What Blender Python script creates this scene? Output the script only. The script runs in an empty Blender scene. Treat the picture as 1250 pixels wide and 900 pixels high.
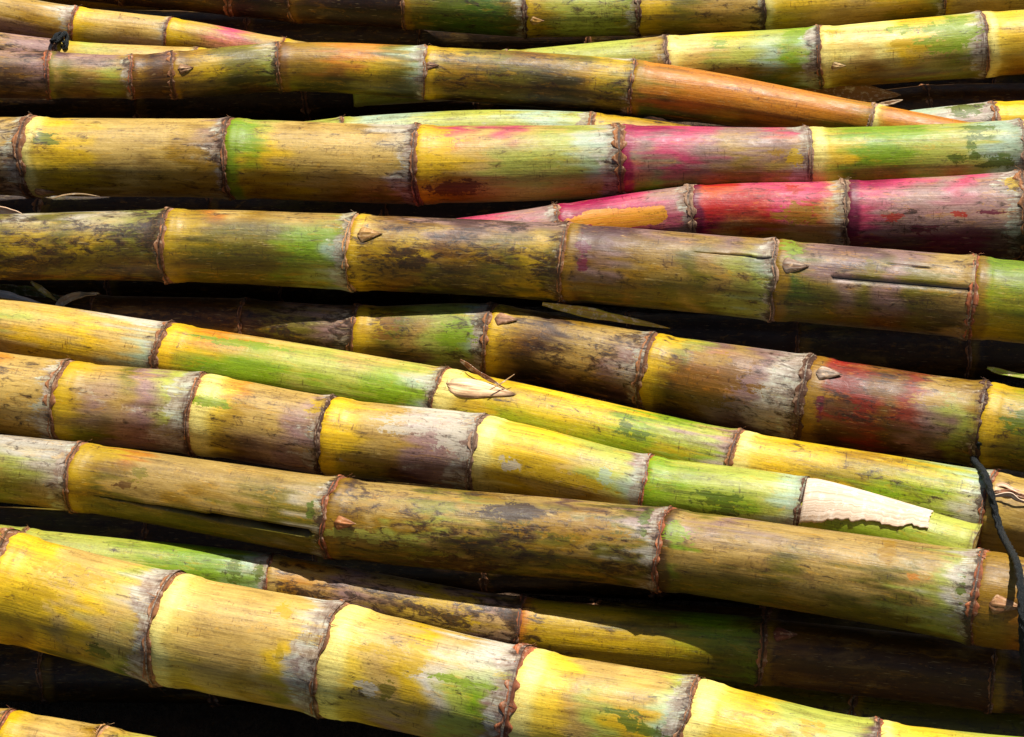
import bpy, math
import numpy as np
from mathutils import Vector

# ------------------------------------------------------------------ camera, sky, sun, exposure
scene = bpy.context.scene
col = scene.collection
BASE = 0.128                      # height of the upper layer of stalks above the ground
PITCH, DIST, LENS = math.radians(50), 1.2, 86.4
FPX = 1250 * LENS / 36            # photograph pixels per unit of slope
cam_d = bpy.data.cameras.new("Camera"); cam = bpy.data.objects.new("Camera", cam_d); col.objects.link(cam)
cam_d.lens = LENS; cam_d.sensor_width = 36; cam_d.clip_start = 0.02; cam_d.clip_end = 200
CAM = np.array([0, -DIST * math.cos(PITCH), DIST * math.sin(PITCH) + BASE])
cam.location = CAM; cam.rotation_euler = (math.pi / 2 - PITCH, 0, 0)
scene.camera = cam
FWD = np.array([0, math.cos(PITCH), -math.sin(PITCH)]); RGT = np.array([1.0, 0, 0]); UPV = np.cross(RGT, FWD)

SUN_EL, SUN_AZ = math.radians(62), math.radians(26)      # azimuth from +Y (behind the pile) towards +X
world = bpy.data.worlds.new("World"); scene.world = world; world.use_nodes = True
wn = world.node_tree.nodes; bg = wn["Background"]
sky = wn.new("ShaderNodeTexSky"); sky.sky_type = 'NISHITA'; sky.sun_disc = False
sky.sun_elevation = SUN_EL; sky.sun_rotation = SUN_AZ
world.node_tree.links.new(sky.outputs[0], bg.inputs[0]); bg.inputs[1].default_value = 0.05
sun_d = bpy.data.lights.new("Sun", 'SUN'); sun = bpy.data.objects.new("Sun", sun_d); col.objects.link(sun)
sun_d.energy = 5.0; sun_d.angle = math.radians(0.5); sun_d.color = (1.0, 0.965, 0.90)
sdir = Vector((math.sin(SUN_AZ) * math.cos(SUN_EL), math.cos(SUN_AZ) * math.cos(SUN_EL), math.sin(SUN_EL)))
sun.rotation_euler = (-sdir).to_track_quat('-Z', 'Y').to_euler(); sun.location = sdir * 3
vs = scene.view_settings; vs.view_transform = 'Standard'; vs.look = 'None'; vs.gamma = 1; vs.exposure = 0.62
vs.use_curve_mapping = False
try:
    scene.cycles.use_denoising = True
    scene.cycles.max_bounces = 5
    scene.cycles.adaptive_threshold = 0.02
except Exception:
    pass

# ------------------------------------------------------------------ helpers
def lin(c):
    c = np.asarray(c, float) / 255.0
    return np.where(c <= 0.04045, c / 12.92, ((c + 0.055) / 1.055) ** 2.4)

PAL = {k: lin(v) for k, v in dict(
    Y=(233, 201, 74), y=(210, 182, 38), S=(214, 188, 124), s=(190, 162, 98), O=(176, 144, 40), o=(146, 110, 32),
    B=(112, 82, 34), D=(64, 42, 24), G=(152, 176, 26), g=(104, 128, 16), L=(190, 192, 108), A=(190, 204, 180),
    W=(214, 206, 190), P=(176, 148, 140), p=(120, 90, 90), M=(170, 14, 98), K=(208, 104, 132), R=(186, 62, 50),
    V=(142, 132, 34), v=(92, 84, 22), T=(200, 174, 114), N=(208, 150, 62), U=(124, 24, 78), C=(246, 228, 160), Q=(252, 186, 40), X=(162, 74, 36)).items()}

for k in PAL:                      # the rind is strongly coloured
    l_ = PAL[k].mean(); PAL[k] = np.clip(l_ + (PAL[k] - l_) * 1.10, 0.004, 0.9) * 0.92

def at(x, y, h):
    """photograph pixel -> point of the pile at height h (metres above the upper layer's level)"""
    d = FWD + RGT * (x - 625) / FPX + UPV * (450 - y) / FPX
    t = (h + BASE - CAM[2]) / d[2]
    return CAM + d * t, t

def vnoise(x, y, seed=0):
    xi = np.floor(x).astype(np.int64); yi = np.floor(y).astype(np.int64); fx = x - xi; fy = y - yi
    fx = fx * fx * (3 - 2 * fx); fy = fy * fy * (3 - 2 * fy)
    def h(a, b):
        n = (a * 374761393 + b * 668265263 + int(seed) * 974634777) & 0xffffffff
        n = ((n ^ (n >> 13)) * 1274126177) & 0xffffffff
        return ((n ^ (n >> 16)) & 0xffff) / 65535.0
    return (h(xi, yi) * (1 - fx) + h(xi + 1, yi) * fx) * (1 - fy) + (h(xi, yi + 1) * (1 - fx) + h(xi + 1, yi + 1) * fx) * fy

def fbm(x, y, seed=0, o=3):
    r = 0; a = 0.5; t = 0
    for i in range(o):
        r = r + a * vnoise(x * 2 ** i, y * 2 ** i, seed + i * 17); t += a; a *= 0.5
    return r / t

def nrm(v):
    return v / np.linalg.norm(v, axis=-1, keepdims=True)

def sstep(a, b, x):
    t = np.clip((x - a) / (b - a), 0, 1); return t * t * (3 - 2 * t)

def mesh_obj(name, verts, faces, mat, parent=None, smooth=True, attrs=None):
    me = bpy.data.meshes.new(name)
    verts = np.asarray(verts, np.float32)
    if isinstance(faces, np.ndarray):
        nf, k = faces.shape
        me.vertices.add(len(verts)); me.vertices.foreach_set("co", verts.ravel())
        me.loops.add(nf * k); me.loops.foreach_set("vertex_index", faces.ravel().astype(np.int32))
        me.polygons.add(nf); me.polygons.foreach_set("loop_start", np.arange(0, nf * k, k, dtype=np.int32))
        me.update(calc_edges=True)
    else:
        me.from_pydata(verts.tolist(), [], faces); me.update()
    if smooth:
        me.polygons.foreach_set("use_smooth", np.ones(len(me.polygons), bool))
    for n, a in (attrs or {}).items():
        a = np.asarray(a, np.float32)
        if a.ndim == 2 and a.shape[1] == 4:
            at_ = me.attributes.new(n, 'FLOAT_COLOR', 'POINT'); at_.data.foreach_set("color", a.ravel())
        elif a.ndim == 2:
            at_ = me.attributes.new(n, 'FLOAT_VECTOR', 'POINT'); at_.data.foreach_set("vector", a.ravel())
        else:
            at_ = me.attributes.new(n, 'FLOAT', 'POINT'); at_.data.foreach_set("value", a.ravel())
    me.materials.append(mat)
    o = bpy.data.objects.new(name, me); col.objects.link(o)
    if parent is not None:
        o.parent = parent
    return o

def tag(o, label=None, cat=None, group=None, kind=None):
    if label: o['label'] = label
    if cat: o['category'] = cat
    if group: o['group'] = group
    if kind: o['kind'] = kind
    return o

def grid_faces(nu, nv, wrap):
    i = np.arange(nu - 1)[:, None]; j = np.arange(nv if wrap else nv - 1)[None, :]
    j2 = (j + 1) % nv
    return np.stack([i * nv + j, (i + 1) * nv + j, (i + 1) * nv + j2, i * nv + j2], -1).reshape(-1, 4)

# ------------------------------------------------------------------ materials
class NT:
    def __init__(s, name):
        s.m = bpy.data.materials.new(name); s.m.use_nodes = True
        s.t = s.m.node_tree; s.b = s.t.nodes["Principled BSDF"]
    def n(s, typ, **k):
        n = s.t.nodes.new(typ)
        for a, v in k.items(): setattr(n, a, v)
        return n
    def l(s, a, b): s.t.links.new(a, b)
    def put(s, sock, v):
        if isinstance(v, bpy.types.NodeSocket): s.l(v, sock)
        else: sock.default_value = v
    def attr(s, name, out='Fac'):
        return s.n('ShaderNodeAttribute', attribute_name=name).outputs[out]
    def math(s, op, a, b=0.5, c=None, clamp=False):
        n = s.n('ShaderNodeMath', operation=op, use_clamp=clamp)
        s.put(n.inputs[0], a); s.put(n.inputs[1], b)
        if c is not None: s.put(n.inputs[2], c)
        return n.outputs[0]
    def rng(s, v, a, b, c=0.0, d=1.0, smooth=False):
        n = s.n('ShaderNodeMapRange', interpolation_type='SMOOTHSTEP' if smooth else 'LINEAR')
        s.put(n.inputs[0], v)
        for i, x in enumerate((a, b, c, d)): s.put(n.inputs[1 + i], x)
        return n.outputs[0]
    def vmul(s, v, k):
        n = s.n('ShaderNodeVectorMath', operation='MULTIPLY'); s.l(v, n.inputs[0]); n.inputs[1].default_value = k
        return n.outputs[0]
    def noise(s, v, scale=1.0, detail=3, rough=0.55, dist=0.0):
        n = s.n('ShaderNodeTexNoise'); s.l(v, n.inputs['Vector']); n.inputs['Scale'].default_value = scale
        n.inputs['Detail'].default_value = detail; n.inputs['Roughness'].default_value = rough
        n.inputs['Distortion'].default_value = dist
        return n.outputs['Fac']
    def mix(s, f, a, b, mode='MIX'):
        n = s.n('ShaderNodeMix', data_type='RGBA', blend_type=mode)
        s.put(n.inputs[0], f); s.put(n.inputs[6], a); s.put(n.inputs[7], b)
        return n.outputs[2]
    def bump(s, h, strength, dist, prev=None):
        n = s.n('ShaderNodeBump'); n.inputs['Strength'].default_value = strength; n.inputs['Distance'].default_value = dist
        s.l(h, n.inputs['Height'])
        if prev: s.l(prev, n.inputs['Normal'])
        return n.outputs[0]

def rgb(*c):
    return (*lin(c), 1.0)

def make_rind():
    m = NT('cane_rind'); B = m.b
    uv = m.attr('suv', 'Vector')
    base = m.attr('base', 'Color'); patch = m.n('ShaderNodeAttribute', attribute_name='patch')
    wax = m.attr('wax'); grime = m.attr('grime'); root = m.attr('root'); inner = m.attr('inner'); endz = m.attr('endz')
    fine = m.noise(m.vmul(uv, (22, 1150, 1)), detail=3, rough=0.65)
    streak = m.noise(m.vmul(uv, (14, 330, 1)), detail=5, rough=0.6, dist=0.2)
    broad = m.noise(m.vmul(uv, (30, 110, 1)), detail=5, rough=0.62, dist=0.5)
    blot = m.noise(m.vmul(uv, (150, 210, 1)), detail=5, rough=0.66, dist=0.35)
    tiny = m.noise(m.vmul(uv, (700, 900, 1)), detail=3, rough=0.6)
    # colour drift along the fibres: browned and bleached strands
    wb = m.noise(m.vmul(uv, (48, 120, 1)), detail=5, rough=0.7, dist=0.8)
    c = m.mix(m.math('MULTIPLY', m.rng(streak, 0.49, 0.72, 0, 0.62), m.rng(wb, 0.36, 0.58, 0.3, 1.1)), base, m.mix(1.0, base, (0.50, 0.43, 0.28, 1), 'MULTIPLY'))
    c = m.mix(m.rng(broad, 0.54, 0.70, 0, 0.5), c, m.mix(0.5, c, rgb(222, 192, 128)))
    c = m.mix(m.rng(broad, 0.46, 0.30, 0, 0.6), c, m.mix(1.0, c, (0.66, 0.60, 0.40, 1), 'MULTIPLY'))
    v = m.math('MULTIPLY', m.rng(fine, 0.3, 0.70, 0.74, 1.18), m.rng(tiny, 0.3, 0.7, 0.84, 1.12))
    v = m.math('ADD', 1.0, m.math('MULTIPLY', m.math('SUBTRACT', v, 1.0), m.rng(wb, 0.40, 0.60, 0.25, 1.1)))
    cv = m.n('ShaderNodeCombineXYZ')
    for i in range(3): m.l(v, cv.inputs[i])
    c = m.mix(1.0, c, cv.outputs[0], 'MULTIPLY')
    # wax bloom: powdery film, broken along scratches
    wn_ = m.math('ADD', m.math('MULTIPLY', blot, 0.6), m.math('MULTIPLY', streak, 0.4))
    wn2 = m.math('ADD', m.math('MULTIPLY', tiny, 0.2), m.math('ADD', wn_, wax))
    wf = m.math('MAXIMUM', m.rng(wn2, 0.82, 1.14, 0, 0.82, True), m.rng(wn2, 0.955, 0.985, 0, 0.78, True))
    wcol = m.mix(m.rng(broad, 0.35, 0.65), rgb(220, 210, 198), rgb(198, 210, 190))
    wcol = m.mix(m.rng(blot, 0.60, 0.38), wcol, rgb(150, 126, 118))
    wcol = m.mix(m.rng(fine, 0.62, 0.36, 0, 0.6), wcol, rgb(140, 112, 84))
    c = m.mix(wf, c, wcol)
    # flakes rubbed back to the bright rind
    fl = m.noise(m.vmul(uv, (75, 300, 1)), detail=5, rough=0.7, dist=1.4)
    ff = m.math('MULTIPLY', m.rng(m.math('ADD', fl, m.math('MULTIPLY', tiny, 0.06)), 0.60, 0.645, 0, 0.85, True), m.rng(broad, 0.42, 0.5))
    c = m.mix(ff, c, m.mix(0.35, base, rgb(206, 158, 14)))
    # rubbed or stained patches with crisp broken edges
    pn = m.math('ADD', m.math('MULTIPLY', m.math('SUBTRACT', blot, 0.5), 2.4), m.math('ADD', m.math('MULTIPLY', m.math('SUBTRACT', streak, 0.5), 1.6), m.math('MULTIPLY', m.math('SUBTRACT', tiny, 0.5), 0.9)))
    pa = patch.outputs['Alpha']
    pf = m.math('MULTIPLY', m.rng(m.math('ADD', pa, pn), 0.44, 0.54, 0, 0.9, True), m.rng(pa, 0.03, 0.3))
    pf = m.math('MULTIPLY', pf, m.rng(fine, 0.30, 0.55, 0.55, 1.0))
    pc = m.mix(m.rng(fine, 0.35, 0.7), patch.outputs['Color'], m.mix(0.4, patch.outputs['Color'], rgb(110, 80, 14)))
    c = m.mix(pf, c, pc)
    # weathered pinkish-brown film
    c = m.mix(m.math('MULTIPLY', m.rng(wb, 0.52, 0.66, 0, 0.75, True), m.math('ADD', grime, 0.12, clamp=True)), c, m.mix(0.5, c, rgb(122, 74, 52)))
    # grey-brown mould clouds and black specks
    gn = m.noise(m.vmul(uv, (110, 260, 1)), detail=6, rough=0.74, dist=0.6)
    gf = m.rng(m.math('ADD', gn, m.math('MULTIPLY', grime, 0.30)), 0.62, 0.78, 0, 0.85, True)
    c = m.mix(gf, c, m.mix(m.rng(tiny, 0.35, 0.65), rgb(40, 26, 14), rgb(92, 60, 28)))
    vo = m.n('ShaderNodeTexVoronoi'); m.l(m.vmul(uv, (190, 260, 1)), vo.inputs['Vector'])
    sep = m.n('ShaderNodeSeparateColor'); m.l(vo.outputs['Color'], sep.inputs[0])
    sf = m.math('MULTIPLY', m.rng(m.math('ADD', vo.outputs['Distance'], m.math('MULTIPLY', tiny, 0.25)), 0.20, 0.32, 1, 0, True),
                m.math('GREATER_THAN', m.math('ADD', sep.outputs[0], m.math('MULTIPLY', grime, 0.30)), 0.85))
    c = m.mix(m.math('MULTIPLY', sf, 0.85), c, rgb(44, 28, 14))
    # short scuffs along and across the rind
    da = m.noise(m.vmul(uv, (150, 1500, 1)), detail=2, rough=0.5)
    c = m.mix(m.rng(da, 0.66, 0.70, 0, 0.55), c, m.mix(1.0, c, (0.34, 0.26, 0.2, 1), 'MULTIPLY'))
    c = m.mix(m.rng(da, 0.33, 0.30, 0, 0.40), c, m.mix(0.7, c, rgb(232, 214, 170)))
    cr = m.noise(m.vmul(uv, (1000, 120, 1)), detail=2, rough=0.5, dist=0.6)
    c = m.mix(m.math('MULTIPLY', m.rng(cr, 0.64, 0.68, 0, 0.6), m.rng(wb, 0.5, 0.58)), c, m.mix(1.0, c, (0.4, 0.3, 0.22, 1), 'MULTIPLY'))
    # rough ringed tissue just below each leaf scar
    ring = m.noise(m.vmul(uv, (1300, 130, 1)), detail=3, rough=0.6)
    ef = m.math('MULTIPLY', endz, m.rng(ring, 0.44, 0.60, 0.1, 0.95))
    c = m.mix(ef, c, m.mix(m.rng(blot, 0.4, 0.6), rgb(70, 42, 24), rgb(132, 96, 66)))
    # root band: pale with a stipple of root eyes
    rv = m.n('ShaderNodeTexVoronoi'); m.l(m.vmul(uv, (420, 420, 1)), rv.inputs['Vector'])
    rf = m.math('MULTIPLY', root, m.rng(rv.outputs['Distance'], 0.12, 0.34, 1, 0, True))
    c = m.mix(m.math('MULTIPLY', rf, 0.6), c, m.mix(0.65, c, rgb(140, 80, 24)))
    # inside of splits: brown fibre, with the shade of their depth in the colour
    c = m.mix(inner, c, rgb(38, 24, 14))
    gm = m.n('ShaderNodeGamma'); m.l(c, gm.inputs[0]); gm.inputs[1].default_value = 1.40
    m.l(gm.outputs[0], B.inputs['Base Color'])
    r = m.math('ADD', m.rng(blot, 0.3, 0.7, 0.40, 0.62), m.math('MULTIPLY', wf, 0.14))
    m.l(r, B.inputs['Roughness']); B.inputs['Specular IOR Level'].default_value = 0.38
    hgt = m.math('ADD', m.math('ADD', m.math('MULTIPLY', fine, 0.5), m.math('MULTIPLY', streak, 0.8)), m.math('MULTIPLY', blot, 1.2))
    m.l(m.bump(hgt, 0.38, 0.0006), B.inputs['Normal'])
    return m.m

def make_fibre(name, cols, rough=0.8, sc=(60, 900, 1), bump=0.5):
    """brown papery tissue: node scars, buds, husks; tinted by the 'base' attribute"""
    m = NT(name); B = m.b; uv = m.attr('suv', 'Vector'); base = m.attr('base', 'Color')
    a = m.noise(m.vmul(uv, sc), detail=4, rough=0.6); b = m.noise(m.vmul(uv, (300, 300, 1)), detail=5, rough=0.65)
    c = m.mix(m.rng(a, 0.42, 0.66), base, m.mix(0.8, base, cols[0]))
    c = m.mix(m.math('MULTIPLY', m.rng(b, 0.52, 0.68), 0.8), c, m.mix(0.8, c, cols[1]))
    m.l(c, B.inputs['Base Color']); B.inputs['Roughness'].default_value = rough
    B.inputs['Specular IOR Level'].default_value = 0.3
    m.l(m.bump(m.math('ADD', a, m.math('MULTIPLY', b, 0.7)), bump, 0.0006), B.inputs['Normal'])
    return m.m

def make_simple(name, c1, c2, scale, rough, bump=0.4, dist=0.002):
    m = NT(name); tc = m.n('ShaderNodeTexCoord').outputs['Object']
    a = m.noise(tc, scale, 6, 0.65); b = m.noise(tc, scale * 6, 3, 0.6)
    m.l(m.mix(m.rng(m.math('ADD', m.math('MULTIPLY', a, 0.65), m.math('MULTIPLY', b, 0.35)), 0.35, 0.65), c1, c2), m.b.inputs['Base Color'])
    m.b.inputs['Roughness'].default_value = rough; m.b.inputs['Specular IOR Level'].default_value = 0.3
    m.l(m.bump(m.math('ADD', a, b), bump, dist), m.b.inputs['Normal'])
    return m.m

M_RIND = make_rind()
M_SCAR = make_fibre('leaf_scar', (rgb(58, 34, 20), rgb(190, 160, 130)), sc=(1500, 160, 1))
M_BUD = make_fibre('bud_scale', (rgb(120, 74, 40), rgb(226, 186, 140)), 0.6, bump=0.4)
M_HUSK = make_fibre('dry_husk', (rgb(150, 104, 66), rgb(236, 216, 186)), 0.75, sc=(30, 1100, 1))
M_PAPER = make_fibre('papery_husk', (rgb(176, 144, 110), rgb(240, 228, 208)), 0.85, sc=(14, 1500, 1), bump=0.5)
M_CUT = make_fibre('cut_face', (rgb(120, 84, 40), rgb(60, 40, 22)), 0.75, sc=(900, 900, 1))
M_TWINE = make_simple('black_twine', rgb(10, 11, 12), rgb(40, 44, 44), 900, 0.5, 0.8, 0.001)
M_SOIL = make_simple('dark_soil', rgb(44, 32, 22), rgb(86, 64, 44), 40, 0.95, 0.8, 0.01)

# ------------------------------------------------------------------ the ground
def ground():
    n = 60; xs = np.sign(np.linspace(-1, 1, n)) * np.abs(np.linspace(-1, 1, n)) ** 2.5 * 6
    X, Y = np.meshgrid(xs, xs, indexing='ij')
    Z = (fbm(X * 14 + 50, Y * 14 + 50, 3, 4) - 0.75) * 0.012
    o = mesh_obj('ground', np.stack([X, Y, Z], -1).reshape(-1, 3), grid_faces(n, n, False), M_SOIL)
    tag(o, 'dark bare soil under the pile of sugarcane', 'ground', kind='structure')
ground()

# ------------------------------------------------------------------ sugarcane stalks
GROUP = 'sugarcane stalks lying in the pile'
NV = 88
THETA = np.linspace(-math.pi, math.pi, NV, endpoint=False)      # 0 faces the lens side, +90 degrees the upper side

def catmull(xk, yk, x):
    xk = np.asarray(xk, float); yk = np.asarray(yk, float)
    m = np.gradient(yk, xk)
    i = np.clip(np.searchsorted(xk, x) - 1, 0, len(xk) - 2)
    h = xk[i + 1] - xk[i]; t = (x - xk[i]) / h
    return ((2 * t**3 - 3 * t**2 + 1) * yk[i] + (t**3 - 2 * t**2 + t) * h * m[i] + (-2 * t**3 + 3 * t**2) * yk[i + 1] + (t**3 - t**2) * h * m[i + 1])

class Cane:
    """one stalk: a traced axis (pixel x, pixel y, half width) laid at its own height in the pile"""
    def __init__(s, nodes, h, seed):
        s.nodes = nodes; s.seed = seed; s.rng = np.random.default_rng(seed)
        a = np.array(nodes, float); x = np.linspace(a[0, 0], a[-1, 0], 900)
        y = catmull(a[:, 0], a[:, 1], x); r = catmull(a[:, 0], a[:, 2], x)
        u = (x - x[0]) / (x[-1] - x[0]); hh = (h[0] * (1 - u) + h[1] * u) / 1000
        P = np.empty((900, 3)); R = np.empty(900)
        for i in range(900):
            P[i], t = at(x[i], y[i], hh[i]); R[i] = r[i] * t / FPX
        sl = np.gradient(y, x); R *= np.cos(np.arctan(sl)) * 1.010
        s.x = x; s.P = P; s.R = R; s.ypx = y; s.rpx = r
        s.S = np.concatenate([[0], np.cumsum(np.linalg.norm(np.diff(P, axis=0), axis=1))])
        s.nodeS = np.interp(a[:, 0], x, s.S)
        s.origin = P[0].copy()
        s.tilt = s.rng.uniform(0.02, 0.16, len(nodes))
    def frame(s, S):
        p = np.stack([np.interp(S, s.S, s.P[:, k]) for k in range(3)], -1)
        e = 0.004
        T = nrm(np.stack([np.interp(S + e, s.S, s.P[:, k]) - np.interp(S - e, s.S, s.P[:, k]) for k in range(3)], -1))
        v = np.array([0, -math.cos(PITCH), math.sin(PITCH)])
        N = nrm(v - (T @ v)[..., None] * T if T.ndim > 1 else v - (T @ v) * T)
        U = np.cross(N, T); U = np.where(U[..., 2:3] < 0, -U, U)
        return p, T, N, U, np.interp(S, s.S, s.R)
    def surf(s, S, th, k=1.0):
        """points on the skin at arc length S, angle th"""
        p, T, N, U, R = s.frame(S)
        n = N * np.cos(th)[..., None] + U * np.sin(th)[..., None]
        return p + n * (R * k)[..., None], n, T
    def sth(s, px, py):
        """pixel on the traced outline -> (arc length, angle)"""
        S = float(np.interp(px, s.x, s.S)); i = np.interp(px, s.x, s.ypx); r = np.interp(px, s.x, s.rpx)
        return S, float(np.arcsin(np.clip((i - py) / r, -0.98, 0.98)))

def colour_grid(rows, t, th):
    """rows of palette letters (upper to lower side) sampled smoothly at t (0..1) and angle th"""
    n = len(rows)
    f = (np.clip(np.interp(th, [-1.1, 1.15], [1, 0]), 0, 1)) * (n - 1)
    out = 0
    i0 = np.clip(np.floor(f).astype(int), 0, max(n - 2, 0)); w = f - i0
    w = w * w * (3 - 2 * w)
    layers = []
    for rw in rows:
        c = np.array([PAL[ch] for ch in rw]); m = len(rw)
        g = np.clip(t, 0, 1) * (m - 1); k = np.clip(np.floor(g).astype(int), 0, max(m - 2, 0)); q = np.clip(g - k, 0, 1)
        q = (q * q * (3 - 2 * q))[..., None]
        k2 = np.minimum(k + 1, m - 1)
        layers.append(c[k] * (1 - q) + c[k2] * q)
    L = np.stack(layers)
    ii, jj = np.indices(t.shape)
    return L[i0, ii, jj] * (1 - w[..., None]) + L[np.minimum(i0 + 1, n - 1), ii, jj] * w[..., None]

SCARS = {'b': (128, 84, 50), 'd': (70, 44, 28), 'r': (138, 78, 46), 'g': (132, 104, 82), 'm': (120, 60, 64), 't': (176, 130, 84)}

def build_cane(key, label, nodes, h, spec, scars='', buds=(), patches=(), cracks=(), seed=1, dark=1.0):
    cn = Cane(nodes, h, seed); rg = cn.rng
    root = bpy.data.objects.new('sugarcane_stalk', None); col.objects.link(root)
    root.location = cn.origin; root.empty_display_size = 0.02
    tag(root, label, 'sugarcane', GROUP)
    cn.root = root
    soff = rg.uniform(0, 40)
    ni = len(nodes) - 1
    rings = []
    for i in range(ni):
        sp = spec[i].split()
        rows = sp[0].split('/'); rootc = PAL[sp[1]]; wax0 = float(sp[2]); gr0 = float(sp[3])
        rw_len = float(sp[4]) if len(sp) > 4 else 0.30      # length of root band in radii
        S0, S1 = cn.nodeS[i], cn.nodeS[i + 1]
        on = (nodes[i + 1][0] > -20 and nodes[i][0] < 1270)
        nu = max(14, int((S1 - S0) / (0.0013 if on else 0.004)))
        t = np.linspace(0, 1, nu); t = t + 0.035 * np.sin(2 * math.pi * t) * -1     # denser at the ends
        th = THETA.copy()
        for (ci, px0, px1, thc, wid, dep) in cracks:
            if ci == i:      # crowd columns towards the split
                d = (th - thc + math.pi) % (2 * math.pi) - math.pi
                th = np.sort(thc + d * (1 - 0.85 * np.exp(-(d / 0.5) ** 2)))
        TT, TH = np.meshgrid(t, th, indexing='ij')
        SS = S0 + TT * (S1 - S0)
        R0 = np.interp(SS, cn.S, cn.R)
        b = cn.tilt[i] * (1 - TT) + cn.tilt[i + 1] * TT
        wob0 = (vnoise(TH * 2.2 + 40, TH * 0 + i, cn.seed) - 0.5) * 0.10
        wob1 = (vnoise(TH * 2.2 + 40, TH * 0 + i + 1, cn.seed) - 0.5) * 0.10
        S2 = SS - b * R0 * np.cos(TH) + R0 * (wob0 * (1 - TT) ** 6 + wob1 * TT ** 6)
        d0 = (SS - S0) / R0; d1 = (S1 - SS) / R0
        prof = 0.962 + 0.012 * np.sin(math.pi * TT) * rg.uniform(-1, 1.3) + 0.036 * np.exp(-((d0 - rw_len * 0.5) / (0.6 * rw_len)) ** 2) \
            + 0.016 * np.exp(-((d0 - rw_len - 0.06) / 0.06) ** 2) - 0.010 * np.exp(-((d0 - rw_len - 0.34) / 0.2) ** 2) \
            + 0.070 * np.exp(-(d1 / 0.24) ** 2) + 0.010 * np.exp(-((d1 - 0.6) / 0.35) ** 2) - 0.035 * np.exp(-(d0 / 0.06) ** 2)
        # angular unevenness: wrap-free noise from cos/sin
        cx, sx = np.cos(TH), np.sin(TH)
        prof = prof + (fbm(cx * 1.6 + 30 + S2 * 18, sx * 1.6 + 30 + S2 * 9, cn.seed + 5, 2) - 0.5) * 0.035
        prof = prof + (fbm(cx * 7 + 90, sx * 7 + 90 + S2 * 40, cn.seed + 9, 2) - 0.5) * 0.008
        inner = np.zeros_like(TT)
        X = np.interp(SS, cn.S, cn.x)
        for (ci, px0, px1, thc, wid, dep) in cracks:
            if ci != i: continue
            u = np.clip((X - px0) / (px1 - px0), 0, 1)
            wloc = wid * (np.minimum(1, (u * 1.35) ** 0.8) * sstep(1.0, 0.97, u)) * (0.9 + 0.2 * vnoise(u * 8, u * 0, cn.seed))
            thl = thc + 0.035 * (vnoise(u * 6 + 5, u * 0, cn.seed + 2) - 0.5)
            dd = np.abs(TH - thl)
            k = sstep(1.0, 0.75, dd / np.maximum(wloc, 1e-4)) * (wloc > wid * 0.06)
            prof = prof - dep * k
            prof = prof + 0.05 * wid * np.exp(-((dd - wloc * 1.3) / (wid * 0.5)) ** 2) * (u > 0) * (u < 1)
            inner = np.maximum(inner, sstep(0.05, 0.5, k))
        # colours
        wt = (fbm(SS * 70, TH * 1.6 + 20, cn.seed + 21, 3) - 0.5); ww = (fbm(SS * 45 + 9, TH * 2.2 + 60, cn.seed + 33, 3) - 0.5)
        ez0 = rg.uniform(0.25, 1.0)
        sk = fbm(SS * 22 + 3, TH * 7 + 70, cn.seed + 51, 3) - 0.5
        tb = np.clip((d0 - rw_len) / np.maximum(d0 + d1 - rw_len, 0.1), 0, 1)
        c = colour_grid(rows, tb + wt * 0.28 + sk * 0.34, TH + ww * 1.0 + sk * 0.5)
        rbn = 0.30 * wt + 0.16 * sk + rg.uniform(-.03, .05)
        halo = sstep(rw_len * 3.2, rw_len * 0.9, d0 + rbn * 1.6) * 0.55 * (rootc.max() > 0.45)
        c = c * (1 - halo[..., None]) + (0.5 * PAL['y'] + 0.5 * rootc) * halo[..., None]
        rb = sstep(rw_len * 1.45, rw_len * 0.80, d0 + rbn)
        c = c * (1 - rb[..., None] * 0.9) + rootc * rb[..., None] * 0.9
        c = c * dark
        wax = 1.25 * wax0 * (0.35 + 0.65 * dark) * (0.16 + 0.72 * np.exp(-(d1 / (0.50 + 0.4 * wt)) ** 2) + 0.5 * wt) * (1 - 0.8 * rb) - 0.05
        grime = gr0 * (0.75 + 1.2 * ww) + (0.75 * np.exp(-(d1 / 0.10) ** 2) + 0.45 * np.exp(-(d1 / 0.5) ** 2) * rg.random() + 0.5 * np.exp(-(d0 / 0.5) ** 2) * rg.random() * (wt > -.05)) * rg.uniform(0.3, 1) - 0.25 * rb
        pc = np.zeros(TT.shape + (4,)); best = np.full(TT.shape, -1.0)
        for (px, py, rx, ry, ch, *st) in patches:
            if not (nodes[i][0] - 5 <= px <= nodes[i + 1][0] + 5): continue
            _, tp = cn.sth(px, py)
            rloc = np.interp(px, cn.x, cn.rpx)
            dth = ry / (rloc * max(0.35, math.cos(tp)))
            m = 1.0 - 0.55 * np.sqrt(((X - px) / rx) ** 2 + ((TH - tp) / dth) ** 2)
            if st:      # a shaved facet with straight edges
                Yp = np.interp(SS, cn.S, cn.ypx) - np.interp(SS, cn.S, cn.rpx) * np.sin(TH)
                pg = st[0]; m = np.full(TT.shape, 1e3)
                for (ax_, ay_), (bx_, by_) in zip(pg, pg[1:] + pg[:1]):
                    L_ = math.hypot(bx_ - ax_, by_ - ay_); m = np.minimum(m, ((bx_ - ax_) * (Yp - ay_) - (by_ - ay_) * (X - ax_)) / L_)
                m = np.where(np.cos(TH) > 0, np.clip(0.55 + m * 0.22, 0, 2.2), 0)
            up = m > best
            pc[..., :3] = np.where(up[..., None], PAL[ch], pc[..., :3]); best = np.maximum(best, m)
        pc[..., 3] = np.clip(best, 0, 2.2)
        V, n, T = cn.surf(S2, TH, prof)
        suv = np.stack([S2 + soff, TH * R0 + 0.3 * i, np.full_like(S2, cn.seed * 3.7)], -1)
        one = np.ones(TT.shape + (1,))
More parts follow.
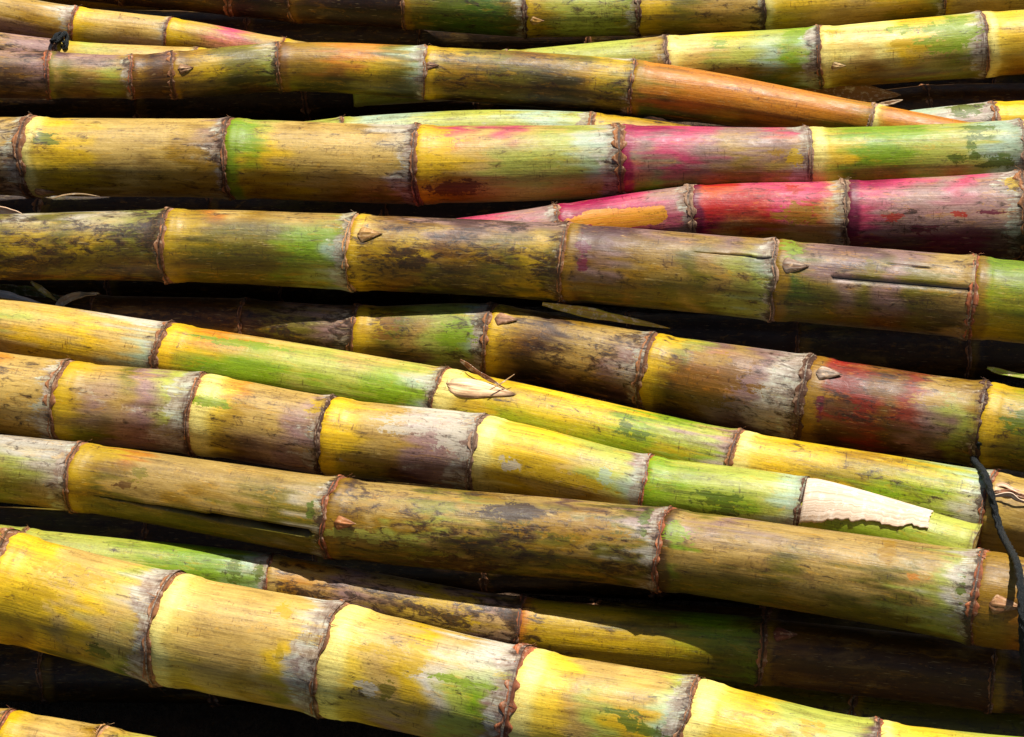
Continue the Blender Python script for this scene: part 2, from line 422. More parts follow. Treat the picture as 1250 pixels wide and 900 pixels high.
        mesh_obj('internode', (V - cn.origin).reshape(-1, 3), grid_faces(nu, NV, True)[:, ::-1].copy(), M_RIND, root, attrs=dict(
            base=np.concatenate([c, one], -1).reshape(-1, 4), patch=pc.reshape(-1, 4), suv=suv.reshape(-1, 3),
            wax=wax.ravel(), grime=grime.ravel(), root=(rb * 0.9).ravel(), inner=inner.ravel(), endz=(ez0 * np.exp(-(d1 / (0.16 + 0.16 * wt)) ** 2)).ravel()))
    # leaf scars at the nodes
    for i in range(1, ni):
        sc = scars[i] if i < len(scars) else 'b'
        rings.append(node_ring(cn, i, PAL_SCAR[sc], soff))
    for end in (0, ni):
        cut_end(cn, end, soff)
    for bd in buds:
        i, px, py = bd[:3]; size = bd[3] if len(bd) > 3 else 0.5; colr = bd[4] if len(bd) > 4 else (196, 140, 90)
        bud(cn, rings[i - 1], px, py, size, colr)
    return cn

PAL_SCAR = {k: lin(v) for k, v in SCARS.items()}

def node_ring(cn, i, colr, soff):
    S0 = cn.nodeS[i]; rg = cn.rng; nv = 180
    th = np.linspace(-math.pi, math.pi, nv, endpoint=False)
    wid = rg.uniform(0.045, 0.10) + (0.06 if rg.random() < 0.25 else 0)
    ax = np.array([-1.0, -0.86, -0.62, -0.35, -0.1, 0.15, 0.45, 0.75, 1.0]) * wid
    hp = np.array([0.995, 1.034, 1.038, 1.026, 1.012, 1.006, 1.004, 1.000, 0.960])
    A, TH = np.meshgrid(ax, th, indexing='ij'); Hh = np.repeat(hp[:, None], nv, 1)
    R = np.interp(S0, cn.S, cn.R)
    wob = (vnoise(TH * 2.2 + 40, TH * 0 + i, cn.seed) - 0.5) * 0.10
    fray = (fbm(np.cos(TH) * 5 + 50, np.sin(TH) * 5 + 50, cn.seed + i, 3) - 0.5)
    fray2 = (fbm(np.cos(TH) * 26 + 90, np.sin(TH) * 26 + 90, cn.seed + i * 3, 2) - 0.5)
    A2 = A * np.clip(1 + 3.0 * fray, 0.25, 2.2) + 0.018 * fray2 * np.array([1, 1, .6, .3, 0, .2, .4, .8, 1])[:, None]
    S2 = S0 + R * (A2 + wob - cn.tilt[i] * np.cos(TH))
    k = Hh + (0.035 * fray + 0.014 * fray2) * np.array([0, 1, 1, .6, .5, .8, .6, .2, 0])[:, None]
    V, n, T = cn.surf(S2, TH, k)
    dark = np.array([1.5, 1.6, 1.2, .8, .55, .7, .95, 1.2, 1.4])[:, None] * (1 + 1.2 * fray) * (0.55 + 0.9 * fbm(np.cos(TH) * 3 + 20, np.sin(TH) * 3 + A * 9 + 20, cn.seed + i * 5, 3))
    c = colr[None, None] * dark[..., None] * np.array([1, .95, .9])
    V = V.reshape(-1, 3); c = c.reshape(-1, 3)
    uv = np.stack([S2 + soff, TH * R, np.full_like(S2, i * 1.0)], -1).reshape(-1, 3)
    F = grid_faces(len(ax), nv, True)[:, ::-1]
    # torn fibres standing off the scar
    nf = 26; thf = rg.uniform(-math.pi, math.pi, nf); sg = np.where(rg.random(nf) < 0.5, -1, 1)
    ln = rg.uniform(0.05, 0.20, nf) * R; wd = rg.uniform(0.004, 0.011, nf)
    Sb = S0 + R * ((vnoise(thf * 2.2 + 40, thf * 0 + i, cn.seed) - 0.5) * 0.10 - cn.tilt[i] * np.cos(thf))
    p1, n1, T1 = cn.surf(Sb, thf - wd, np.full(nf, 1.02)); p2, _, _ = cn.surf(Sb, thf + wd, np.full(nf, 1.02))
    pm, nm_, Tm = cn.surf(Sb, thf, np.full(nf, 1.035)); tip = pm + Tm * (sg * ln)[:, None] + nm_ * (rg.uniform(-0.02, 0.10, nf) * R)[:, None]
    tip2 = tip + (p2 - p1) * 0.25 + nm_ * 0.0001
    ev = np.stack([p1, p2, tip2, tip], 1).reshape(-1, 3); b0 = len(V)
    V = np.concatenate([V, ev]); F = np.concatenate([F, (b0 + np.arange(nf * 4)).reshape(-1, 4)])
    c = np.concatenate([c, np.repeat(colr[None] * rg.uniform(0.6, 1.9, nf)[:, None], 4, 0)])
    uv = np.concatenate([uv, np.repeat(np.stack([Sb, thf * R, thf * 0], -1), 4, 0)])
    o = mesh_obj('node_ring', V - cn.origin, F.copy(), M_SCAR, cn.root, attrs=dict(base=np.concatenate([np.clip(c, 0, 1), np.ones((len(c), 1))], 1), suv=uv))
    return o

def cut_end(cn, end, soff):
    S = cn.nodeS[end]; s = -1 if end == 0 else 1
    rr = np.linspace(0.05, 0.985, 8); Rr, TH = np.meshgrid(rr, THETA, indexing='ij')
    R = np.interp(S, cn.S, cn.R); tl = cn.tilt[end]
    wob = (vnoise(TH * 2.2 + 40, TH * 0 + end, cn.seed) - 0.5) * 0.10
    S2 = S - tl * R * np.cos(TH) * Rr + wob * R * Rr + s * 0.0008 * (1 - Rr ** 4) + (fbm(Rr * 6 * np.cos(TH) + 30, Rr * 6 * np.sin(TH) + 30, cn.seed, 2) - .5) * 0.0015 * (Rr < .9)
    V, n, T = cn.surf(S2, TH, Rr)
    c = np.where((Rr > 0.9)[..., None], PAL['o'], PAL['s'])
    o = mesh_obj('cut_end', (V - cn.origin).reshape(-1, 3), grid_faces(8, NV, True), M_CUT, cn.root, attrs=dict(
        base=np.concatenate([c, np.ones(c.shape[:2] + (1,))], -1).reshape(-1, 4),
        suv=np.stack([Rr * R * np.cos(TH), Rr * R * np.sin(TH), Rr * 0 + soff], -1).reshape(-1, 3)))
    return o

def bud(cn, parent, px, py, size, colr, name='bud', wf=0.40, hf=1.0):
    """a pointed scale lying against the stalk, tip towards the growing end"""
    S0, th0 = cn.sth(px, py); R = float(np.interp(S0, cn.S, cn.R)); L = size * R; W = L * wf
    nu, nv = 22, 17
    U, Vv = np.meshgrid(np.linspace(0, 1, nu), np.linspace(-1, 1, nv), indexing='ij')
    w = (np.power(np.sin(np.clip(U, 0.0, 1) ** 0.62 * math.pi), 0.75) * (1 - 0.25 * U) + 0.02) if size > 1.2 else (1 - U ** 1.25) * np.power(np.clip(U / 0.16, 0, 1), 0.5) + 0.02
    hgt = np.sqrt(np.clip(1 - Vv ** 2, 0, 1)) * np.power(np.clip(U / 0.3, 0, 1), 0.6) * (1 - 0.75 * U ** 1.5)
    ridge = 1 + 0.20 * np.exp(-(Vv / 0.14) ** 2) + 0.10 * np.sin(Vv * 9 + U * 3) + 0.5 * (fbm(U * 6 + px, Vv * 4, 3, 3) - .5)
    S2 = S0 + (U - 0.25) * L + 0.05 * L * Vv ** 2 + 0.10 * L * (fbm(Vv * 3 + px, U * 3, 5, 2) - .5)
    TH = th0 + Vv * w * W / R + 0.06 * (U - 0.3) * size
    k = 0.985 + hgt * ridge * 0.15 * size * hf + 0.01 * U ** 3 * size
    V, n, T = cn.surf(S2, TH, k)
    c = lin(colr)[None, None] * (1.0 if size > 1.2 else 0.62) * (0.75 + 0.5 * np.abs(np.sin(Vv * 2 + U * 2)))[..., None] * (1 - 0.55 * sstep(.7, 1, U) - 0.5 * sstep(.18, 0, U) - 0.5 * sstep(.7, 1, np.abs(Vv)))[..., None] * (0.6 + 0.8 * fbm(U * 5 + px, Vv * 3 + 9, 7, 3))[..., None]
    o = mesh_obj(name, (V - cn.origin).reshape(-1, 3), grid_faces(nu, nv, False)[:, ::-1].copy(), M_BUD, parent, attrs=dict(
        base=np.concatenate([np.clip(c, 0, 1), np.ones((nu, nv, 1))], -1).reshape(-1, 4), suv=np.stack([U * L, Vv * W + 3, U * 0 + px], -1).reshape(-1, 3)))
    return o

HEIGHT = {'C0': (-48.0, -40.0), 'C1': (-20.0, -14.0), 'C2': (-8.8, -34.2), 'C3': (-7.9, -24.2), 'C4': (17.6, -14.5), 'C4b': (-15.0, -18.0), 'C5': (-19.9, -12.4), 'C5c': (-36.0, -36.0), 'C5d': (-58.0, -58.0), 'C6': (1.1, -2.7), 'C7': (-12.6, -5.1), 'C8': (10.2, 4.0), 'C9': (-30.1, -14.0), 'C10': (-17.2, -14.7), 'C11': (-0.1, -2.9), 'C12': (-1.9, 8.2), 'C13': (-12.2, -43.8), 'C14': (10.3, 0.2), 'C15': (-25.0, -25.0), 'C16': (-78.0, -78.0)}

STALKS = {}
def stalk(key, label, nodes, spec, **k):
    k.setdefault('seed', len(STALKS) * 7 + 11)
    STALKS[key] = build_cane(key, label, nodes, k.pop('h', None) or HEIGHT[key], spec, **k)

stalk('C0', 'yellow stalk showing only a bit in the top left corner behind the straw one',
      [(-240,-24,26),(-100,-20,26),(58,-16,26),(200,-12,26),(360,0,26)],
      ['Y/O y .3 .2'] * 4)
stalk('C1', 'farthest stalk along the top edge, dark brown at left turning yellow at right',
      [(-120,-44,26),(20,-32,26),(150,-20,27),(285,-8,28),(362,-2,30),(497,5,31),(645,14,32),(780,13,31),(932,9,30),(1148,-6,29),(1330,-15,28),(1480,-23,28)],
      ['BB/BB B .2 .5', 'BD/DB B .2 .6', 'BD/DB B .2 .6', 'BDB/DDB B .3 .7', 'OBDB/BDDD o .3 .7', 'OVgV/VggB O .6 .4', 'yLLG/OLLV y .6 .4', 'YVsS/yVsS y .5 .5', 'CYYyG/YYSyL/YSsVV C .4 .2', 'YYY/SSS Y .4 .2', 'YY/SS Y .4 .2'],
      scars='bbbbbbdddbb', buds=[(6, 652, 30, .5, (214, 160, 70))], dark=0.9)
stalk('C2', 'straw stalk with red-brown rings slanting down from the top left corner',
      [(-250,-30,28),(-90,0,27),(93,33,25),(207,45,24),(345,68,22),(480,90,20)],
      ['SsT/ssP y .4 .3', 'SsTsW/TsTOs/sPPs y .6 .3', 'YSSTS/ySsSW/yPPPP Y .5 .2', 'yTKTT/yOTKT y .3 .2', 'TT/TT y .3 .2'], scars='rrrrr')
stalk('C3', 'pale straw stalk wedged behind the brown one at the upper left',
      [(-230,36,26),(-100,50,25),(72,72,24),(240,82,24),(400,90,22)],
      ['sS/sS s .4 .2', 'sSsPP/sSsPP s .5 .4', 'yLSSsS/sSSSL y .4 .2', 'LL/LL y .3 .2'])
stalk('C4', 'brown and orange stalk with a holed bud at left, tapering down to the right',
      [(-240,80,30),(-110,88,30),(62,92,29),(163,94,27),(213,92,29),(343,82,30),(520,89,33),(772,108,35),(1065,150,24),(1210,174,20)],
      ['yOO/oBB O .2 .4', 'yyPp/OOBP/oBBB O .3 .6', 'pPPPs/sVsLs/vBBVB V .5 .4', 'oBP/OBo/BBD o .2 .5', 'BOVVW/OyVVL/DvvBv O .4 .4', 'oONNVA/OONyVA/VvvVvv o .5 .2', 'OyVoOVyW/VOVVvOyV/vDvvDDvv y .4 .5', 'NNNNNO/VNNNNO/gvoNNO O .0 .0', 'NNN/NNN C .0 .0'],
      scars='bbrrbbbbg', buds=[(4, 222, 88, .62, (170, 130, 90)), (6, 524, 84, .45, (120, 90, 70))], dark=0.95)
stalk('C4b', 'short strip of pale green stalk low in the gap above the magenta joint',
      [(330,178,26),(420,169,26),(722,165,28),(900,185,24)],
      ['LL/LL L .4 .3', 'AALLAL/LLLLAL L .9 .3', 'yOG/yOg y .2 .5'])
stalk('C5', 'pale yellow stalk with a lime patch rising towards the top right',
      [(430,104,27),(620,90,29),(814,77,33),(1000,70,38),(1198,55,40),(1370,44,40),(1500,36,39)],
      ['LL/LL L .3 .2', 'VLLLs/gLLVs L .4 .2', 'CCYLLGA/CSLLAGA/OYsVgVA C .6 .25', 'CCCYYLW/CSCYSLW/OoooVVV C .5 .1', 'YLY/YSY/ooo C .3 .1', 'YY/YY C .3 .1'],  # brown lower rows at right put the underside shade into the colour
      scars='bbgbbb', buds=[(3, 1012, 86, .45, (224, 190, 120))],
      patches=[(1150,50,34,22,'G'), (1165,40,18,28,'G'), (1140,60,20,14,'G'), (1100,38,16,6,'G'), (1098,56,12,5,'y'), (880,56,10,5,'G'), (1120,65,12,5,'y'), (968,45,12,7,'G'), (1018, 42, 9, 6, 'y')])
stalk('C5c', 'waxy white jointed stalk peeping out above the lime joint at far right',
      [(960,176,25),(1080,165,27),(1212,153,29),(1350,150,30),(1480,148,30)],
      ['LL/LL L .4 .2', 'AAWW/WPPW L .8 .3', 'YyY/YyY Y .2 .2', 'YY/YY Y .2 .2'], patches=[(1178,130,20,7,'g')])
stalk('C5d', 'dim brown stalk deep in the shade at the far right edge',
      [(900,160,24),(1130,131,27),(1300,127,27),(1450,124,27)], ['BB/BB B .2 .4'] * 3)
stalk('C6', 'long straight stalk with yellow joints, one magenta joint and a lime end',
      [(-370,182,46),(-190,186,47),(40,191,49),(285,194,49),(513,201,49),(757,197,45),(986,195,40),(1247,187,41),(1440,183,40)],
      ['ss/ss C .3 .4', 'sPsT/sWWs/sssP C .6 .6', 'YSSTSSSP/YYSSTSOs/OyOSsOss C .5 .35', 'GLSsSsWW/GYSSSSSW/yOysOsVs G .6 .3', 'yKSKSLWP/YYSLLLAW/yOsSSLLL Y .7 .2', 'MMKKPPKP/KPKPsPsW/GGVsVsLs M .7 .2', 'GGGGLLAA/YGGLLLAA/YGGGLGAA C .45 .1 .42', 'LL/LL C .4 .2'],
      scars='bbbbbbggb', buds=[(2, 52, 236, .5, (214, 160, 110))],
      patches=[(66,175,16,9,'g'), (300,172,18,14,'G'), (540,180,24,18,'Y'), (1192,160,16,9,'g'), (1184,186,6,16,'g'), (1164,198,10,8,'g'), (1210,202,22,8,'g'), (968,196,10,9,'y'), (945,188,8,5,'O'), (560,232,30,10,'B')], dark=0.9)
stalk('C7', 'magenta and purple stalk with an orange shaved spot, thinning to the left',
      [(450,302,22),(682,279,30),(845,262,36),(1032,263,43),(1247,263,54),(1430,264,56)],
      ['KMKPP/MKMKP M .6 .3', 'MMKPP/MMMKP M .7 .2', 'RRKKKT/RRRKRT/MTOTTW U .5 .3', 'MKPKPP/KPPPPP/UpUUpp U .6 .35', 'PPP/ppp U .5 .3'],
      scars='bbggbb',
      patches=[(760,268,56,15,'Q',[(690,270),(722,259),(812,254),(816,268),(800,276),(745,283)]), (975,262,22,14,'O'), (1090,268,12,5,'R'), (1172,265,12,4,'R'), (1125,285,18,7,'U'), (968,232,10,7,'R'), (1230,228,9,8,'y'), (1205,262,16,3,'U')], dark=1.0)
stalk('C8', 'olive brown stalk with two long cracks and a pointed bud, straight across the middle',
      [(-250,303,39),(-20,302,41),(208,300,45),(433,308,47),(692,321,49),(945,342,50),(1185,363,51),(1400,385,51)],
      ['VV/VV O .2 .4', 'VWVWLV/VyVyVV/yoVVoV V .4 .75', 'ONSOTsL/yVVVGGA/OVVVVLA y .6 .3', 'PoPpPPP/yOyoOVyV/OoVvVVyV Y .4 .7', 'pppPsPsP/oPOsVsLA/oVOVsVLA O .5 .4', 'VPpPPTT/gVPVPVsT/VVVVoVvT O .4 .4', 'GGG/yVV O .2 .2'],
      scars='bbbtbgr', buds=[(3, 446, 288, .62, (196, 150, 80)), (5, 958, 326, .62, (170, 150, 130))],
      patches=[(962,302,12,10,'G'), (716,300,7,12,'U'), (718,322,5,12,'U'), (1128,342,30,8,'V'), (1058,328,6,10,'V'), (512,322,14,10,'D')],
      cracks=[(5, 1010, 1182, 0.16, 0.020, 0.10), (4, 845, 943, 0.50, 0.03, 0.05), (5, 1062, 1130, 0.62, 0.022, 0.04)], dark=0.8)
stalk('C9', 'thick mottled purple and red-brown stalk coming out of the shade below the cracked one',
      [(-60,388,31),(120,392,32),(300,398,34),(437,410,38),(600,417,46),(793,453,48),(983,488,56),(1200,518,53),(1400,548,54)],
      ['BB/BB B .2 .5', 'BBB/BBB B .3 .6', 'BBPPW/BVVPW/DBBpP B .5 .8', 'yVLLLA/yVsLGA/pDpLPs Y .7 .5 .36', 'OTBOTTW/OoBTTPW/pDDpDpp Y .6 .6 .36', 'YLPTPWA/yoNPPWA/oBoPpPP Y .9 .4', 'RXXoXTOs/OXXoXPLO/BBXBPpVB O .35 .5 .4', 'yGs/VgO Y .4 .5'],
      scars='bbbbbbddb', buds=[(4, 612, 390, .6, (176, 130, 96)), (6, 1000, 455, .55, (190, 170, 150))],
      patches=[(565,408,22,14,'G'), (880,465,45,34,'o'), (870,440,30,14,'O'), (480,400,16,16,'o'), (1150,475,18,9,'s'), (1140,490,22,8,'s'), (1030,500,22,12,'B'), (1245,515,20,20,'g'), (1008,498,5,16,'U')], dark=0.82)
stalk('C10', 'lime green and yellow stalk with a big tan bud, half hidden behind its neighbour',
      [(-190,372,38),(205,435,42),(540,490,42),(897,565,42),(1205,624,50),(1420,668,52)],
      ['TKSTSSW/sTPLSYSA/sSLSYS y .5 .3', 'yNTSLSLS/YGGGLGGA/LLGLGGA Y .5 .15 .5', 'YyYYGLP/yGGGGyGW C .3 .3 .5', 'YyyyOyLA/YYyVGGLW/yGGGGGW C .35 .3 .4', 'TTS/TSY T .3 .3'],
      scars='bbbbrb',
      patches=[(780,530,18,6,'g'), (770,520,9,10,'g'), (300,420,50,5,'G')])
stalk('C11', 'many-jointed stalk, lilac at left and lime at right, with a cut dark end',
      [(-260,430,48),(-90,465,50),(82,490,50),(245,506,51),(402,532,49),(585,553,48),(790,597,42),(980,622,40),(1190,675,36)],
      ['TT/TT y .4 .3', 'TNTT/TTST/PVss y .5 .4', 'yTVPLA/OPTPLA/gVPPPp y .85 .3 .4', 'YNTTTP/YOTTPT/yBpPPp C .5 .4 .45', 'YTTWWW/YTsPPW/gVBpPs Y .9 .3 .4', 'YYYLLP/YyySLA/CySOSL C .5 .15 .42', 'GLLLA/GGGGLA G .4 .15', 'LLLL/GGGL L .3 .1'],
      scars='bbbbdgrdb', patches=[(262,488,26,9,'G'), (500,515,30,14,'W'), (560,528,20,22,'W'), (880,615,34,16,'g'), (745,580,10,12,'A'), (632,568,12,9,'W'), (700,585,50,8,'y'), (395,497,12,10,'y')])
stalk('C12', 'long tan and olive stalk with a gaping split at its left end, lying in front',
      [(-200,552,42),(98,583,43),(412,632,50),(812,671,52),(1192,729,58),(1450,770,60)],
      ['TSsWW/TLSLW/VVVVs y .6 .35', 'yNTTTTsTT/OVTTOTVVW/VVVVVVVVV y .5 .2', 'BTTVOTTpTVP/OTOLTVDVOTVW/VOVVsBVVOOVs O .5 .6', 'VTPTTsTTTLW/GsTsVTTVTLW/VVVVOVVVLL B .5 .3', 'OoTs/NOsN O .3 .5 .6'],
      scars='bbrrr', buds=[(2, 424, 636, .5, (206, 130, 70)), (4, 1214, 734, .62, (196, 140, 90))],
      patches=[(832,648,18,14,'G'), (640,622,40,10,'D'), (560,690,46,10,'B'), (700,640,60,14,'O'), (1120,700,12,6,'N'), (1080,668,8,14,'O'), (1176,718,6,14,'g'), (790,630,6,16,'g'), (395,625,5,12,'g'), (470,655,60,6,'L'), (170,592,14,4,'B'), (185,580,10,8,'V')],
      cracks=[(1, 128, 404, -0.42, 0.09, 0.34)], dark=0.8)
stalk('C13', 'low stalk, lime then yellow, running into the shade under the front pair',
      [(-200,645,32),(30,678,34),(330,712,36),(636,766,38),(930,795,42),(1210,826,44),(1430,850,44)],
      ['LL/LL L .3 .3', 'LLLGGA/LLGGA L .6 .3', 'NTPTyPT/ONPBTyP T .4 .8', 'yyyVGGV/OyyyVG N .2 .3', 'oBBB/oBBB O .2 .4', 'BB/BB O .2 .4'],  # brown right-hand joints: shade of the stalk above put into the colour
      scars='bbrrbb', buds=[(4, 945, 770, .7, (150, 80, 56))],
      patches=[(575,735,16,16,'y'), (540,728,24,7,'y'), (290,690,12,16,'g'), (320,695,6,10,'g'), (560,752,30,6,'y')], dark=0.88)
stalk('C14', 'thickest stalk, bright yellow with pale bands, slanting along the bottom',
      [(-210,672,68),(5,716,70),(207,768,71),(408,806,72),(636,858,70),(840,893,68),(1066,942,64),(1300,966,62)],
      ['YY/YY C .4 .2', 'YYSTSLWW/yYYSYSSW/yOYVVLgW Y .6 .25', 'SSSTSSWW/SSTTTSYW/OySTOsVP C .5 .2', 'SSTyTWWP/YTTyWLGP/YOPsTLss C .6 .3 .36', 'YYTTSTLW/YYTLyyAA/YOTTOGLA C .5 .2 .36', 'YyYLLLLp/YyTYYGLP C .4 .25 .4', 'YLG/YLG C .3 .2'],
      scars='bbbbrbrb',
      patches=[(65,720,26,18,'y'), (95,695,40,12,'y'), (148,795,12,10,'g'), (490,790,40,8,'y'), (515,800,14,22,'y'), (580,830,36,7,'G'), (472,838,13,9,'W'), (770,868,22,8,'g'), (985,880,14,9,'y'), (952,884,9,6,'y'), (350,740,8,10,'y'), (360,792,5,12,'y'), (495,836,10,14,'V'), (800, 885, 22, 6, 'g')])
stalk('C15', 'pinkish tan stalk showing only its top in the bottom left corner',
      [(-200,886,44),(8,912,46),(120,935,50),(300,975,50),(480,1010,48)],
      ['ss/ss y .3 .3', 'STSTO/STTOo y .3 .3', 'sLLL/sLLL T .4 .4', 'LL/LL L .3 .3'], scars='brtb')
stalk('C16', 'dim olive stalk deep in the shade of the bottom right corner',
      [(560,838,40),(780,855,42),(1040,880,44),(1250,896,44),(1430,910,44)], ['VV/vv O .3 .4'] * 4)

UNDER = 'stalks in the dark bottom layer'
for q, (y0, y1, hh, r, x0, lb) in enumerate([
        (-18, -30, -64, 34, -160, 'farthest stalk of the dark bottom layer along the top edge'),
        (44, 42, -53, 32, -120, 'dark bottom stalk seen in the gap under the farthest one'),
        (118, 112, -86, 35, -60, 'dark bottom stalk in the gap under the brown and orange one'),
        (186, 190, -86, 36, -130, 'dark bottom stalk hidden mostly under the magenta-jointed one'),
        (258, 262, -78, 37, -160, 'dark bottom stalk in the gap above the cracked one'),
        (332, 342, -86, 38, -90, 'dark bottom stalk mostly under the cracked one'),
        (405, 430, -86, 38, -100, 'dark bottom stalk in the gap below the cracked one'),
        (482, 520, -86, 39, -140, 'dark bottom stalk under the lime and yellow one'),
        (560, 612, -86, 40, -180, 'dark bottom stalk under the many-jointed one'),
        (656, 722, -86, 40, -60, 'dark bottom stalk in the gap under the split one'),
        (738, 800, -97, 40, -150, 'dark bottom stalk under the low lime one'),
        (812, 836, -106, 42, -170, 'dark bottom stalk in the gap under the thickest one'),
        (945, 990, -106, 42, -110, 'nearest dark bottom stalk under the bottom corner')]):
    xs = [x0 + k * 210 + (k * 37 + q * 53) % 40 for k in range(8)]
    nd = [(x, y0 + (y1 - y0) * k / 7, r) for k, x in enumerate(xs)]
    stalk('F%d' % q, lb, nd, [('BVB/BBB O .3 .6', 'BDB/DBB B .2 .8', 'VBo/BBo O .2 .7')[(q + k) % 3] for k in range(7)], h=(hh, hh), dark=0.6)  # old dirty stalks; part of the gap shade is put into their dark colour
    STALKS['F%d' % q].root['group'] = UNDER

# ------------------------------------------------------------------ husks, loose leaves and twine
def sheet(name, P, mat, colr, parent=None, thick=0.0004, origin=None, uvs=None, mott=0.35, seed=0):
    """a thin solid sheet through a grid of points"""
    nu, nv = P.shape[:2]
    du = np.gradient(P, axis=0); dv = np.gradient(P, axis=1); n = np.cross(du, dv); n = n / (np.linalg.norm(n, axis=-1, keepdims=True) + 1e-12)
    V = np.concatenate([(P + n * thick / 2).reshape(-1, 3), (P - n * thick / 2).reshape(-1, 3)])
    f = grid_faces(nu, nv, False); N = nu * nv
    idx = np.arange(N).reshape(nu, nv)
    rim = np.concatenate([idx[0, :], idx[1:, -1], idx[-1, -2::-1], idx[-2:0:-1, 0]]); r2 = np.roll(rim, -1)
    F = np.concatenate([f, f[:, ::-1] + N, np.stack([rim, r2, r2 + N, rim + N], -1)])
    U, W = np.meshgrid(np.linspace(0, 1, nu), np.linspace(0, 1, nv), indexing='ij')
    L = np.linalg.norm(P[-1, nv // 2] - P[0, nv // 2]); Wd = np.linalg.norm(P[nu // 2, -1] - P[nu // 2, 0])
    c = lin(colr)[None, None] * (1 - mott + 2 * mott * fbm(U * 4 + seed, W * 3 + 7, seed, 3))[..., None]
    c = np.concatenate([np.clip(c, 0, 1), np.ones((nu, nv, 1))], -1).reshape(-1, 4)
    uv = np.stack([U * L + seed, W * Wd, U * 0 + seed], -1).reshape(-1, 3)
    o = np.zeros(3) if origin is None else origin
    return mesh_obj(name, V - o, F.copy(), mat, parent, attrs=dict(base=np.concatenate([c, c]), suv=np.concatenate([uv, uv])))

def blade(name, pts, wpx, colr, label=None, cat='leaf', fold=0.25, mat=None, parent=None, origin=None, seed=1, roll=0.0, tip=True, group='loose dry leaves caught in the pile'):
    """a leaf strip along points (pixel x, pixel y, height mm), widest in the middle"""
    a = np.array(pts, float); t = np.linspace(0, 1, 30); k = np.linspace(0, 1, len(a))
    x, y, h = (catmull(k, a[:, i], t) for i in range(3))
    C = np.array([at(x[i], y[i], h[i] / 1000)[0] for i in range(30)])
    T = nrm(np.gradient(C, axis=0)); v = np.array([0, -math.cos(PITCH), math.sin(PITCH)])
    B = nrm(np.cross(v[None], T)); N = np.cross(T, B)
    w = wpx * 0.0004 * (np.sin(math.pi * np.clip(t, 0.03, 1) ** 0.7) ** 0.8 if tip else np.ones(30)) + 0.0001
    w = w * (0.85 + 0.3 * vnoise(t * 9, t * 0, seed))
    q = np.linspace(-1, 1, 7)
    ro = roll + 0.8 * (vnoise(t * 4, t * 0 + 3, seed) - 0.5)
    Bv = B * np.cos(ro)[:, None] + N * np.sin(ro)[:, None]; Nv = np.cross(T, Bv)
    P = C[:, None] + Bv[:, None] * (q[None, :] * w[:, None])[..., None] + Nv[:, None] * ((fold * np.abs(q)[None] - 0.12 * vnoise(t * 12, t * 0, seed)[:, None]) * w[:, None])[..., None]
    if parent is None:
        o = sheet(name, P, mat or M_HUSK, colr, origin=C[0], seed=seed); o.location = C[0]
        tag(o, label, cat, group)
    else:
        o = sheet(name, P, mat or M_HUSK, colr, parent, origin=origin, seed=seed)
    return o

# papery white husk still clinging to the lime joint
cn = STALKS['C11']
U, W = np.meshgrid(np.linspace(0, 1, 50), np.linspace(0, 1, 26), indexing='ij')
X = 979 + U * 150; rag = 0.07 * (fbm(U * 40, U * 0 + 4, 5, 3) - 0.5) + 0.09 * sstep(.45, .55, vnoise(U * 7, U * 0, 8)) + 0.04 * np.round(vnoise(U * 30, U * 0, 12))
lo = np.interp(U, [0, .35, .6, 1], [-0.42, -0.12, 0.05, 0.38]) + rag * W ** 0.2
hi = np.interp(U, [0, .1, 1], [1.25, 1.45, 1.35])
TH = hi * (1 - W) + lo * W
S = np.interp(X, cn.x, cn.S) + 0.002 * (fbm(W * 8, W * 0, 9, 2) - .5) * (U > .9)
P, n, T = cn.surf(S, TH, 1.022 + 0.03 * np.maximum(0, W - .85) + 0.035 * np.maximum(0, U - .85) + 0.012 * (fbm(U * 7, W * 5, 3, 3)))
tag(sheet('husk', P - 0, M_PAPER, (216, 192, 166), cn.root, 0.0003, cn.origin, mott=0.2, seed=3))['label'] = 'ragged white papery husk'

# dry scales of the big bud and the peeling husk on the lime and yellow stalk
cn = STALKS['C10']; rings10 = [o for o in cn.root.children if o.name.startswith('node_ring')]
bud(cn, rings10[1], 566, 471, 2.0, (250, 206, 156), wf=0.19, hf=0.40)
for q, (p, w_, c_) in enumerate([([(562, 440, 0), (586, 456, 3), (616, 474, 2)], 3.5, (110, 66, 40)), ([(598, 476, 4), (612, 468, 5), (628, 457, 6)], 0.5, (170, 130, 84))]):
    blade('bud_scale', p, w_, c_, parent=rings10[1], origin=cn.origin, seed=q + 5, roll=0.5)
for q in range(3):
    y0 = 592 + q * 5.0; z0 = (2.5, 3.5, 4.5, 5.2, 6.0)[q]
    blade('husk_strip', [(1210, y0 + 4, z0), (1224 + q % 3 * 4, y0 + (q * 7) % 4, z0 + 2.0), (1244 + (q * 5) % 9, y0 + 9 + (q * 5) % 5, z0 + .6), (1280, y0 + 19, z0 - 2)], 2.6 + (q * 3) % 3,
          [(206, 170, 140), (140, 92, 66), (228, 200, 172), (176, 130, 98)][q % 4], parent=cn.root, origin=cn.origin, seed=q + 15, roll=(q % 3 - 1) * 0.5)

